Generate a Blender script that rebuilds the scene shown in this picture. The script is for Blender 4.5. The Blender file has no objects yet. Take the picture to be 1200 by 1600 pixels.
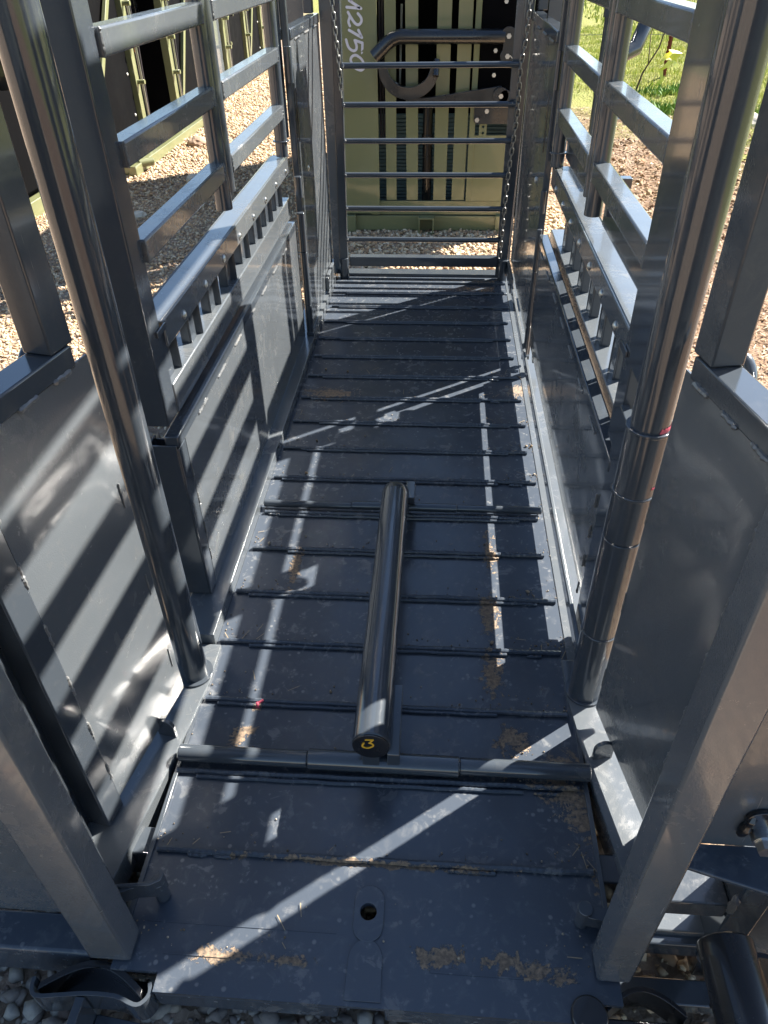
import bpy, bmesh, math, random
import numpy as np
from mathutils import Vector, Matrix, noise
from mathutils.geometry import tessellate_polygon
S = bpy.context.scene
C = S.collection
rad = math.radians
random.seed(7); rng = np.random.default_rng(7)

# ---------------------------------------------------------------- camera
cam_d = bpy.data.cameras.new('camera'); cam = bpy.data.objects.new('camera', cam_d); C.objects.link(cam)
Rw = Matrix(((0.99744436, 0.03134368, -0.06420529), (0.06983615, -0.61748017, 0.78348015), (-0.01508834, -0.78596171, -0.61809104)))
M3 = Rw @ Matrix(((1, 0, 0), (0, -1, 0), (0, 0, -1)))
cam.matrix_world = Matrix.Translation((0, 0, 1.25)) @ M3.to_4x4()
cam_d.sensor_fit = 'VERTICAL'; cam_d.sensor_height = 24; cam_d.lens = 1131.17 / 1600 * 24
cam_d.clip_start = .02; cam_d.clip_end = 2000
S.camera = cam
# ---------------------------------------------------------------- world, sun, exposure
SUN_AZ, SUN_EL = 53.5, 41.5            # azimuth from +Y towards +X
w = bpy.data.worlds.new('World'); S.world = w; w.use_nodes = True
nt = w.node_tree; sky = nt.nodes.new('ShaderNodeTexSky'); sky.sky_type = 'NISHITA'; sky.sun_disc = False
sky.sun_elevation = rad(SUN_EL); sky.sun_rotation = rad(SUN_AZ); sky.air_density = 1.0; sky.dust_density = .3; sky.ozone_density = 1.5
bg = nt.nodes['Background']; nt.links.new(sky.outputs[0], bg.inputs[0]); bg.inputs[1].default_value = .05
sd = bpy.data.lights.new('sun', 'SUN'); sd.energy = 5.0; sd.angle = rad(.53); sd.color = (1, .94, .85)
sun = bpy.data.objects.new('sun', sd); C.objects.link(sun)
a, e = rad(SUN_AZ), rad(SUN_EL)
sdir = Vector((math.sin(a) * math.cos(e), math.cos(a) * math.cos(e), math.sin(e)))
sun.rotation_euler = sdir.to_track_quat('Z', 'Y').to_euler(); sun.location = sdir * 20
S.view_settings.view_transform = 'Standard'; S.view_settings.look = 'None'; S.view_settings.exposure = 2.28; S.view_settings.gamma = 1

# ---------------------------------------------------------------- materials
def mat(name):
    m = bpy.data.materials.new(name); m.use_nodes = True; n = m.node_tree
    return m, n, n.nodes['Principled BSDF']
def N(n, t, **k):
    o = n.nodes.new(t)
    for a_, v in k.items(): setattr(o, a_, v)
    return o
def noise_tex(n, vec, scale, detail=4, rough=.55, dist=0):
    t = N(n, 'ShaderNodeTexNoise'); t.inputs['Scale'].default_value = scale; t.inputs['Detail'].default_value = detail
    t.inputs['Roughness'].default_value = rough; t.inputs['Distortion'].default_value = dist
    if vec: n.links.new(vec, t.inputs['Vector'])
    return t.outputs[0]
def ramp(n, fac, *stops):
    r = N(n, 'ShaderNodeValToRGB'); n.links.new(fac, r.inputs[0]); cr = r.color_ramp
    while len(cr.elements) < len(stops): cr.elements.new(.5)
    for el, (p, c) in zip(cr.elements, stops):
        el.position = p; el.color = (*c, 1) if isinstance(c, tuple) else (c, c, c, 1)
    return r.outputs[0]
def mix(n, f, a_, b, bt='MIX'):
    m = N(n, 'ShaderNodeMix', data_type='RGBA', blend_type=bt)
    for inp, v in ((m.inputs[0], f), (m.inputs[6], a_), (m.inputs[7], b)):
        if hasattr(v, 'node'): n.links.new(v, inp)
        elif isinstance(v, tuple): inp.default_value = (*v, 1)
        else: inp.default_value = v
    return m.outputs[2]
def math_(n, op, a_, b=None):
    m = N(n, 'ShaderNodeMath', operation=op)
    for i, v in ((0, a_), (1, b)):
        if v is None: continue
        if hasattr(v, 'node'): n.links.new(v, m.inputs[i])
        else: m.inputs[i].default_value = v
    return m.outputs[0]
def bump(n, p, h, strength, dist=.01, prev=None):
    b = N(n, 'ShaderNodeBump'); b.inputs['Strength'].default_value = strength; b.inputs['Distance'].default_value = dist
    n.links.new(h, b.inputs['Height'])
    if prev: n.links.new(prev, b.inputs['Normal'])
    n.links.new(b.outputs[0], p.inputs['Normal']); return b.outputs[0]
def pos(n): return N(n, 'ShaderNodeNewGeometry').outputs['Position']

def paint(name, col, rlo=.16, rhi=.36, wav=.25, dust=.06, spec=.5, peel=.06, coat=.6, dcol=(.2, .18, .15)):
    m, n, p = mat(name); P = pos(n)
    nz = noise_tex(n, P, 7, 5); fine = noise_tex(n, P, 60, 6, .7)
    st = N(n, 'ShaderNodeMapping'); st.inputs['Scale'].default_value = (90, 90, 4); st.inputs['Rotation'].default_value = (.35, .2, 0); n.links.new(P, st.inputs[0])
    scr = ramp(n, noise_tex(n, st.outputs[0], 1.6, 3, .6), (.70, 0.), (.76, .55))
    smg = math_(n, 'MULTIPLY', ramp(n, nz, (.45, 0.), (.7, 1.)), ramp(n, noise_tex(n, P, 25, 6, .7, .8), (.48, 0.), (.68, dust * 2.2)))
    dd = math_(n, 'MAXIMUM', math_(n, 'MAXIMUM', ramp(n, fine, (.55, 0.), (.75, dust)), smg), math_(n, 'MULTIPLY', scr, dust * 4)); base = mix(n, dd, col, dcol)
    n.links.new(base, p.inputs['Base Color'])
    r = N(n, 'ShaderNodeMapRange'); n.links.new(nz, r.inputs[0]); r.inputs[1].default_value = .3; r.inputs[2].default_value = .7
    r.inputs[3].default_value = rlo; r.inputs[4].default_value = rhi
    n.links.new(math_(n, 'ADD', r.outputs[0], math_(n, 'MULTIPLY', dd, 1.2)), p.inputs['Roughness'])
    p.inputs['Specular IOR Level'].default_value = spec; p.inputs['Coat Weight'].default_value = coat; p.inputs['Coat Roughness'].default_value = .07
    b1 = bump(n, p, noise_tex(n, P, 4.5, 2), wav, .02)
    bump(n, p, noise_tex(n, P, 420, 2), peel, .002, b1)
    return m
M_GREY = paint('charcoal_gloss_paint', (.086, .097, .107), .08, .26, peel=.16, dust=.14)
M_TUBE = paint('charcoal_tube_paint', (.044, .053, .064), .06, .20, .1, .07)
M_BLACK = paint('black_paint', (.008, .0085, .010), .2, .4, .1, .03)
M_OLIVE = paint('olive_paint', (.150, .158, .075), .3, .5, .1, .05, .35)
M_RUBBER_SHADE = paint('black_rubber_shade', (.0015, .0015, .002), .6, .85, .05, .0, .05, coat=0.)  # rubber black, deepened past its own tone to stand in for shade
M_WELD = paint('weld_seam', (.11, .115, .118), .25, .5, .6, .3)

def simple(name, col, rough=.5, metal=0., b=0, bs=100):
    m, n, p = mat(name); P = pos(n); v = noise_tex(n, P, bs, 4)
    n.links.new(mix(n, v, tuple(c * .78 for c in col), tuple(min(1, c * 1.22) for c in col)), p.inputs['Base Color'])
    p.inputs['Roughness'].default_value = rough; p.inputs['Metallic'].default_value = metal
    if b: bump(n, p, v, b, .004)
    return m
M_ZINC = simple('zinc_steel', (.6, .6, .58), .28, 1., .1)
M_PINK = simple('pink_marker_paint', (.42, .06, .10), .6)
M_YELLOW = simple('yellow_marker', (.75, .42, .03), .5)
M_WHITE = simple('white_lettering', (.55, .54, .6), .45)
M_ORANGE = simple('orange_fitting', (.8, .25, .02), .4)
M_RUST = simple('rusty_red_steel', (.16, .028, .02), .75, 0, .4)
M_WOOD = simple('weathered_bark', (.07, .045, .032), .9, 0, .6, 60)
M_HOSE = simple('hose_rubber', (.03, .025, .03), .35)
M_PLASTIC = simple('yellow_plastic_film', (.75, .72, .18), .35)
M_RIVET = simple('white_rivet', (.55, .55, .5), .4)

def soil_blob(n, P, x, y, sx, sy, rot=0):
    mp = N(n, 'ShaderNodeMapping'); mp.vector_type = 'TEXTURE'; n.links.new(P, mp.inputs[0])
    mp.inputs['Location'].default_value = (x, y, 0); mp.inputs['Scale'].default_value = (sx, sy, 1); mp.inputs['Rotation'].default_value = (0, 0, rad(rot))
    l = N(n, 'ShaderNodeVectorMath', operation='LENGTH'); n.links.new(mp.outputs[0], l.inputs[0])
    return math_(n, 'SUBTRACT', 1.0, l.outputs['Value'])
def floor_mat():
    m, n, p = mat('charcoal_deck_paint'); P = pos(n)
    big = noise_tex(n, P, 9, 5, .6); med = noise_tex(n, P, 34, 6, .65, .6); fine = noise_tex(n, P, 130, 5, .7)
    stain = math_(n, 'MULTIPLY', ramp(n, med, (.52, 0.), (.66, 1.)), ramp(n, big, (.4, .15), (.65, 1.)))
    v = N(n, 'ShaderNodeTexVoronoi'); v.inputs['Scale'].default_value = 62; n.links.new(P, v.inputs['Vector'])
    spots = math_(n, 'MULTIPLY', ramp(n, v.outputs['Distance'], (.12, 1.), (.3, 0.)), ramp(n, noise_tex(n, P, 26, 3), (.5, 0.), (.62, 1.)))
    dirty = math_(n, 'MAXIMUM', math_(n, 'MULTIPLY', stain, .5), math_(n, 'MULTIPLY', spots, .55))
    blobs = None
    for b_ in [(.25, .80, .10, .05, 15), (.18, .865, .05, .045, 0), (.285, .72, .055, .13, 25), (.32, .60, .03, .10, 0), (.04, .462, .07, .022, 0), (.12, .462, .06, .022, 5), (.20, .455, .07, .022, 0),
               (-.365, .842, .04, .03, 40), (-.35, .91, .018, .012, 0), (-.30, .445, .07, .018, 0), (-.21, .445, .07, .015, 0), (.145, 1.2, .03, .10, 0), (.145, 1.03, .035, .09, 0),
               (.155, 1.42, .025, .1, 0), (-.34, 1.33, .02, .12, 0), (.30, 2.3, .07, .06, 0), (-.36, 2.25, .12, .07, 0), (.08, .79, .3, .012, 0), (-.1, .60, .35, .008, 0)]:
        s = soil_blob(n, P, *b_); blobs = s if blobs is None else math_(n, 'MAXIMUM', blobs, s)
    rid = noise_tex(n, P, 17, 7, .75, 1.5)
    mudn = math_(n, 'ADD', math_(n, 'MULTIPLY', blobs, .42), math_(n, 'SUBTRACT', math_(n, 'ADD', math_(n, 'MULTIPLY', rid, 1.5), math_(n, 'MULTIPLY', fine, .8)), 1.05))
    mud = math_(n, 'MULTIPLY', ramp(n, mudn, (.28, 0.), (.33, 1.)), math_(n, 'GREATER_THAN', blobs, 0.))
    col = mix(n, dirty, (.048, .059, .076), (.21, .21, .205))
    mcol = mix(n, ramp(n, fine, (.35, 0.), (.65, 1.)), (.06, .045, .032), (.30, .21, .13))
    col = mix(n, math_(n, 'MULTIPLY', mud, .88), col, mcol)
    n.links.new(col, p.inputs['Base Color'])
    r = math_(n, 'ADD', math_(n, 'ADD', .10, math_(n, 'MULTIPLY', big, .22)), math_(n, 'ADD', math_(n, 'MULTIPLY', dirty, .35), math_(n, 'MULTIPLY', mud, .5)))
    n.links.new(r, p.inputs['Roughness'])
    b1 = bump(n, p, noise_tex(n, P, 5, 2), .22, .02)
    b2 = bump(n, p, noise_tex(n, P, 300, 2), .08, .002, b1)
    bump(n, p, mud, .6, .003, b2)
    return m
M_DECK = floor_mat()

def ground_mat():
    m, n, p = mat('gravel_and_dirt'); P = pos(n)
    v = N(n, 'ShaderNodeTexVoronoi'); v.inputs['Scale'].default_value = 38; n.links.new(P, v.inputs['Vector'])
    cell = v.outputs['Color']; sep = N(n, 'ShaderNodeSeparateColor'); n.links.new(cell, sep.inputs[0])
    grav = ramp(n, sep.outputs[0], (0., (.19, .14, .095)), (.4, (.28, .21, .15)), (.75, (.36, .29, .22)), (1., (.30, .20, .14)))
    dirt = mix(n, noise_tex(n, P, 12, 8, .7), (.15, .09, .055), (.30, .20, .13))
    soil = mix(n, noise_tex(n, P, 3, 6, .7), (.20, .17, .06), (.16, .20, .04))
    sx = N(n, 'ShaderNodeSeparateXYZ'); n.links.new(P, sx.inputs[0])
    nx = math_(n, 'ADD', sx.outputs[0], math_(n, 'MULTIPLY', noise_tex(n, P, 1.2, 4), 1.0))
    f1 = ramp(n, math_(n, 'MULTIPLY', nx, .2), (.20, 0.), (.27, 1.))
    f2 = ramp(n, math_(n, 'ADD', math_(n, 'MULTIPLY', nx, .1), math_(n, 'MULTIPLY', sx.outputs[1], .035)), (.43, 0.), (.50, 1.))
    n.links.new(mix(n, f2, mix(n, f1, grav, dirt), soil), p.inputs['Base Color'])
    p.inputs['Roughness'].default_value = .95; p.inputs['Specular IOR Level'].default_value = .2
    b1 = bump(n, p, v.outputs['Distance'], .8, .02); bump(n, p, noise_tex(n, P, 40, 6, .7), .7, .02, b1)
    return m
def vcol_mat(name, rough=.9, spec=.25, trans=0, b=0):
    m, n, p = mat(name); at = N(n, 'ShaderNodeAttribute'); at.attribute_name = 'tint'
    P = pos(n); nz = noise_tex(n, P, 90, 4)
    n.links.new(mix(n, .35, at.outputs['Color'], ramp(n, nz, (.3, .45), (.7, 1.3)), 'MULTIPLY'), p.inputs['Base Color'])
    p.inputs['Roughness'].default_value = rough; p.inputs['Specular IOR Level'].default_value = spec
    if b: bump(n, p, nz, b, .004)
    return m
M_GROUND = ground_mat(); M_STONE = vcol_mat('limestone_gravel', b=.4); M_LEAF = vcol_mat('grass_blades', .6, .3)

# ---------------------------------------------------------------- mesh builder
class MB:
    def __init__(s): s.v = []; s.f = []
    def add(s, vs, fs):
        o = len(s.v); s.v += [tuple(v) for v in vs]; s.f += [tuple(i + o for i in f) for f in fs]; return s
    def box(s, x0, x1, y0, y1, z0, z1):
        x0, x1 = sorted((x0, x1)); y0, y1 = sorted((y0, y1)); z0, z1 = sorted((z0, z1))
        return s.add([(x, y, z) for z in (z0, z1) for y in (y0, y1) for x in (x0, x1)], [(0, 2, 3, 1), (4, 5, 7, 6), (0, 1, 5, 4), (2, 6, 7, 3), (0, 4, 6, 2), (1, 3, 7, 5)])
    def bar(s, p, q, w_, h, up=(0, 0, 1)):     # rectangular bar p->q, w sideways, h along up
        p, q = Vector(p), Vector(q); d = (q - p).normalized(); up = Vector(up); sd_ = d.cross(up).normalized(); u = sd_.cross(d).normalized()
        vs = [c + sd_ * (sx_ * w_ / 2) + u * (sz * h / 2) for c in (p, q) for sz in (-1, 1) for sx_ in (-1, 1)]
        return s.add(vs, [(0, 1, 3, 2), (4, 6, 7, 5), (0, 4, 5, 1), (2, 3, 7, 6), (0, 2, 6, 4), (1, 5, 7, 3)])
    def tube(s, pts, r, n=16, caps=True, closed=False):
        pts = [Vector(p) for p in pts]; k = len(pts); rs = r if isinstance(r, (list, tuple)) else [r] * k
        T = []
        for i in range(k):
            a_ = pts[(i - 1) % k] if closed else pts[max(i - 1, 0)]; b = pts[(i + 1) % k] if closed else pts[min(i + 1, k - 1)]
            T.append((b - a_).normalized())
        ref = Vector((0, 0, 1)) if abs(T[0].z) < .9 else Vector((0, 1, 0)); u = T[0].cross(ref).normalized()
        vs = []
        for i in range(k):
            u = (u - T[i] * u.dot(T[i])).normalized(); v = T[i].cross(u)
            for j in range(n):
                t = 2 * math.pi * j / n; vs.append(pts[i] + (u * math.cos(t) + v * math.sin(t)) * rs[i])
        fs = []
        for i in range(k if closed else k - 1):
            for j in range(n):
                a_, b = i * n, ((i + 1) % k) * n; fs.append((a_ + j, a_ + (j + 1) % n, b + (j + 1) % n, b + j))
        if caps and not closed: fs += [tuple(range(n))[::-1], tuple(range((k - 1) * n, k * n))]
        return s.add(vs, fs)
    def prism(s, loops, fn, d0, d1):           # loops of 2-D points; fn(a,b,d)->xyz
        L = [[Vector((x, y, 0)) for x, y in l] for l in loops]; tris = tessellate_polygon(L)
        flat = [p for l in loops for p in l]; n = len(flat)
        vs = [fn(x, y, d0) for x, y in flat] + [fn(x, y, d1) for x, y in flat]
        fs = [tuple(t) for t in tris] + [tuple(i + n for i in t)[::-1] for t in tris]; o = 0
        for l in loops:
            k = len(l)
            for i in range(k): fs.append((o + i, o + (i + 1) % k, o + (i + 1) % k + n, o + i + n))
            o += k
        return s.add(vs, fs)
    def sheet(s, p, du, dv, th, nu=24, nv=16, amp=.003, seed=0, sc=4.):   # slightly rippled thin plate
        p, du, dv = Vector(p), Vector(du), Vector(dv); nn = du.cross(dv).normalized(); vs = []
        for side in (0, 1):
            for j in range(nv + 1):
                for i in range(nu + 1):
                    a_, b = i / nu, j / nv; e_ = min(1, 8 * min(a_, 1 - a_, b, 1 - b) + .0)
                    q = p + du * a_ + dv * b; h = noise.noise(q * sc + Vector((seed * 7.1, 0, 0))) * amp * e_
                    vs.append(q + nn * (h + side * th))
        m_ = (nu + 1) * (nv + 1); fs = []
        for j in range(nv):
            for i in range(nu):
                q = j * (nu + 1) + i; f = (q, q + 1, q + nu + 2, q + nu + 1); fs.append(f[::-1]); fs.append(tuple(x + m_ for x in f))
        ring = [i for i in range(nu + 1)] + [(j + 1) * (nu + 1) + nu for j in range(nv)] + [nv * (nu + 1) + i for i in range(nu - 1, -1, -1)] + [j * (nu + 1) for j in range(nv - 1, 0, -1)]
        for i in range(len(ring)):
            a_, b = ring[i], ring[(i + 1) % len(ring)]; fs.append((a_, b, b + m_, a_ + m_))
        return s.add(vs, fs)
    def bead(s, p, q, r, seed=0):               # lumpy weld bead
        p, q = Vector(p), Vector(q); k = max(3, int((q - p).length / (r * .9))); rr = random.Random(seed + k)
        pts = [p.lerp(q, i / k) + Vector((rr.uniform(-1, 1), rr.uniform(-1, 1), rr.uniform(-1, 1))) * r * .22 for i in range(k + 1)]
        return s.tube(pts, [r * rr.uniform(.7, 1.2) * (.5 if i in (0, k) else 1) for i in range(k + 1)], 7)
    def dome(s, c, d, r, h=None):
        c = Vector(c); d = Vector(d).normalized(); h = h or r * .7
        return s.tube([c, c + d * h * .35, c + d * h * .75, c + d * h], [r, r * .95, r * .62, r * .1], 12)
    def hexa(s, c, d, r, h): c = Vector(c); d = Vector(d).normalized(); return s.tube([c, c + d * h], r, 6)
    def build(s, name, m, parent=None, bev=0, smooth=True, ang=35, label=None, kind=None):
        me = bpy.data.meshes.new(name); o_ = parent_loc(parent)
        me.from_pydata([(x - o_.x, y - o_.y, z - o_.z) for x, y, z in s.v], [], s.f)
        bm = bmesh.new(); bm.from_mesh(me); bmesh.ops.recalc_face_normals(bm, faces=bm.faces); bm.to_mesh(me); bm.free()
        me.materials.append(m); o = bpy.data.objects.new(name, me); C.objects.link(o)
        if smooth:
            me.polygons.foreach_set('use_smooth', [True] * len(me.polygons)); me.set_sharp_from_angle(angle=rad(ang))
        if bev:
            b = o.modifiers.new('bevel', 'BEVEL'); b.width = bev; b.segments = 2; b.limit_method = 'ANGLE'; b.angle_limit = rad(50); b.harden_normals = False
        if parent: o.parent = parent
        if label: o['label'] = label
        if kind: o['kind'] = kind
        return o
def parent_loc(p):
    v = Vector((0, 0, 0))
    while p: v += p.location; p = p.parent
    return v
def thing(name, label, cat, loc, group=None):
    o = bpy.data.objects.new(name, None); C.objects.link(o); o.location = loc; o.empty_display_size = .1
    o['label'] = label; o['category'] = cat
    if group: o['group'] = group
    return o
def tag(o, label, cat, group=None):
    o['label'] = label; o['category'] = cat
    if group: o['group'] = group
    return o

XC = -.083; G = -.12
def beads(lst, parent, m=None):            # each weld run is a piece of its own
    for p, q, r, sd_ in lst: MB().bead(p, q, r, sd_).build('weld_bead', m or M_WELD, parent)
# ================================================================= THE CHUTE
ch = thing('cattle_chute', 'long charcoal grey steel cattle chute with ribbed floor and railed sides, seen from inside', 'cattle chute', (XC, 1.9, G))
def B(): return MB()
# --- floor
def circ(x, y, r, n=28): return [(x + r * math.cos(2 * math.pi * i / n), y + r * math.sin(2 * math.pi * i / n)) for i in range(n)]
def stad(x, y, w_, h, n=12):
    r = w_ / 2; o = []
    for i in range(n + 1): t = math.pi * i / n; o.append((x + r * math.cos(t), y + h / 2 - r + r * math.sin(t)))
    for i in range(n + 1): t = math.pi + math.pi * i / n; o.append((x + r * math.cos(t), y - h / 2 + r + r * math.sin(t)))
    return o
FX0, FX1 = XC - .393, XC + .393
b = B(); b.prism([[(-.400, .388), (.262, .388), (.262, .415), (FX1, .415), (FX1, 3.33), (FX0, 3.33), (FX0, .415), (-.400, .415)], circ(-.081, .523, .0135)], lambda x, y, d: (x, y, d), -.008, 0)
deck = b.build('floor_plate', M_DECK, ch)
deck['label'] = 'wide charcoal floor plate with water stains and dried mud'
b = B(); b.prism([stad(-.080, .521, .05, .088), circ(-.081, .523, .0135)], lambda x, y, d: (x, y, d), 0, .004); b.build('anchor_pad', M_DECK, deck, .001)
b = B(); b.prism([[(-.108, .395)] + [(-.08 + .027 * math.cos(t), .452 + .03 * math.sin(t)) for t in [math.pi - math.pi * i / 14 for i in range(15)]] + [(-.052, .395)]], lambda x, y, d: (x, y, d), 0.0, .0035)
b.build('anchor_pad', M_DECK, deck, .0008)
# front lip beam with folded top
b = B(); b.box(-.402, -.118, .3885, .43, -.055, -.0085); b.box(-.046, .262, .3885, .43, -.055, -.0085)
b.box(FX0, FX1, .43, .47, -.085, -.0085); b.build('front_beam', M_DECK, ch, .004)
b = B(); b.box(-.40, -.17, .4405, .4425, 0, .0016); b.build('lip_seam', M_DECK, ch)
b = B(); b.box(.02, .25, .4405, .4425, 0, .0016); b.build('lip_seam', M_DECK, ch)
b = B(); b.box(-.44, -.13, .487, .489, 0, .0012); b.build('lip_seam', M_DECK, ch)
# deck side angle strips
for s_ in (-1, 1):
    b = B(); b.box(XC + s_ * .384, XC + s_ * .3925, .47, 1.05, -.06, .006); b.build('deck_edge_strip', M_TUBE, ch, .001)
# --- treads (ribbed bars welded across the deck)
def rebar(x0, x1, y, z, r, dy=0, pitch=.0115):
    k = int((x1 - x0) / (pitch / 4)); pts = []; rs = []
    for i in range(k + 1):
        t = i / k; pts.append((x0 + (x1 - x0) * t, y + dy * t + .0006 * math.sin(t * 40), z)); rs.append(r * (1.16 if (i % 4) == 0 else 1.0))
    return B().tube(pts, rs, 8)
for i in range(17):
    y = .604 + .161 * i; rr = random.Random(i)
    x0 = XC - .389 + rr.uniform(0, .014); x1 = XC + .389 - rr.uniform(0, .016)
    if i == 1: y = .757
    if i == 6: y = 1.562
    b = rebar(x0, x1, y, .0052, .0055, rr.uniform(.001, .009))
    if i != 0:
        xs = x0 + rr.uniform(.02, .1); b.v += []; b2 = rebar(xs, x1 - rr.uniform(.05, .16), y - .010, .0036, .0040, .004); b.add(b2.v, b2.f)
    rr2 = random.Random(100 + i)
    for q in range(5):
        xw = rr2.uniform(x0, x1 - .06); b.bead((xw, y - .006, .003), (xw + rr2.uniform(.02, .05), y - .006, .003), .0035, i * 7 + q)
    b.build('tread_bar', M_DECK, ch)
# --- cross tubes + centre bar
for yc, xl, xm0, xm1, xr in ((.783, -.469, -.218, .068, .312), (1.588, -.467, -.219, .070, .304)):
    q_ = 1 if yc < 1 else .62; zc = .024 if yc < 1 else .016
    b = B(); b.tube([(xl, yc, zc), (xm0 - .002, yc, zc)], .0165 * q_, 20); b.tube([(xm1 + .002, yc + .003, zc), (xr, yc + .003, zc)], .0165 * q_, 20)
    b.tube([(xm0 - .01, yc, zc), (xm1 + .01, yc, zc)], .011 * q_, 12)
    ct = b.build('cross_tube', M_TUBE, ch, .0015)
    b = B(); b.tube([(xm0, yc, zc + .002), (xm1, yc, zc + .002)], .0195 * q_, 24, True); b.build('sleeve', M_TUBE, ct, .0015)
BX, BZ, BR = -.0925, .130, .0345
b = B(); pts = [(BX, .75, BZ), (BX, 1.48, BZ)] + [(BX, 1.48 + .055 * math.sin(t), BZ - .055 + .055 * math.cos(t)) for t in [rad(d) for d in (15, 30, 45, 60, 75, 90)]] + [(BX, 1.535, .04)]
b.tube(pts, BR, 32); cb = b.build('centre_bar', M_TUBE, ch, .003, label='thick glossy round bar lying along the middle of the floor')
b = B(); b.tube([(BX, .7495, BZ), (BX, .7465, BZ)], BR - .001, 32); ec = b.build('end_cap', M_BLACK, cb, .0008)
def ribbon(b, pts, y, w_, th=.001, ny=-1):
    for i in range(len(pts) - 1):
        p, q = Vector((pts[i][0], y, pts[i][1])), Vector((pts[i + 1][0], y, pts[i + 1][1])); b.bar(p, q, w_, th, (0, 1, 0))
    for i, p in enumerate(pts): b.tube([(p[0], y - th * .55 - .00004 * i, p[1]), (p[0], y + th * .5, p[1])], w_ / 2, 14)
def smoothpts(pts, k=4):
    out = []; n = len(pts)
    for i in range(n - 1):
        p0, p1, p2, p3 = [Vector(pts[min(max(j, 0), n - 1)]) for j in (i - 1, i, i + 1, i + 2)]
        for t in [q / k for q in range(k)]:
            out.append(tuple(.5 * ((2 * p1) + (p2 - p0) * t + (2 * p0 - 5 * p1 + 4 * p2 - p3) * t * t + (3 * p1 - p0 - 3 * p2 + p3) * t ** 3)))
    return out + [tuple(pts[-1])]
b = B(); ribbon(b, [(-.1016, .1507), (-.088, .1519), (-.0953, .1417)], .7462, .003); ribbon(b, smoothpts([(-.0953, .1417), (-.0897, .1398), (-.0882, .1351), (-.0928, .1299), (-.0995, .1277), (-.106, .1303), (-.1076, .135), (-.1047, .1417)]), .7462, .0031)
b.build('number_three', M_YELLOW, ec)
for y0, y1, dirn in ((.765, .90, 1), (1.50, 1.60, -1)):
    b = B()
    prof = [(.768, .042), (.80, .042), (.83, .065), (.90, .098), (.90, .115), (.80, .10), (.768, .075)] if dirn > 0 else [(1.57, .042), (1.605, .042), (1.605, .07), (1.57, .12), (1.49, .125), (1.49, .105)]
    b.prism([prof], lambda y, z, d: (d, y, z), BX + .026, BX + .050); b.build('leg', M_TUBE, cb, .002)
    b = B(); b.prism([[(q[0], q[1] - .004) for q in prof]], lambda y, z, d: (d, y, z), BX - .02, BX + .012); b.build('leg', M_TUBE, cb, .002)
# dried paint drips / little red cap left on the floor
b = B(); b.dome((-.347, .918, .0), (0, 0, 1), .0075, .010); b.tube([(-.347, .918, .006), (-.336, .924, .011)], .003, 8)
tag(b.build('plastic_plug', M_PINK), 'tiny red plastic plug lying on the charcoal floor near the left post', 'plug')

# --- base frame and kerbs
for s_ in (-1, 1):
    b = B(); 
    if s_ < 0: b.box(XC - .3935, XC - .480, 1.075, 3.45, -.085, .036)
    else: b.box(XC + .398, XC + .4085, 1.05, 3.42, .052, .082)
    b.build('side_kerb', M_GREY, ch, .002)
    if s_ > 0: b = B(); b.box(XC + .3935, XC + .470, 1.075, 3.45, -.085, .002); b.build('outer_ledge', M_GREY, ch, .002)
    # flared front ledge
    def U(u): return XC + s_ * u
    lp = [(U(.378), 1.07), (U(.378), .965), (U(.402), .753), (U(.424), .61), (U(.436), .52), (U(.56), .52), (U(.56), 1.07)]
    b = B(); b.prism([lp], lambda x, y, d: (x, y, d), -.05, .012); b.build('flared_ledge', M_GREY, ch, .003)
b = B()
for y in (.6, 1.3, 2.0, 2.7, 3.3): b.box(FX0 - .05, FX1 + .05, y, y + .05, -.085, -.009)
for s_ in (-1, 1): b.box(XC + s_ * .30, XC + s_ * .36, .47, 3.3, -.119, -.0855)
b.build('base_frame', M_TUBE, ch, .003)

def rbox(b, s_, u0, u1, y0, y1, z0, z1): return b.box(XC + s_ * u0, XC + s_ * u1, y0, y1, z0, z1)
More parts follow.
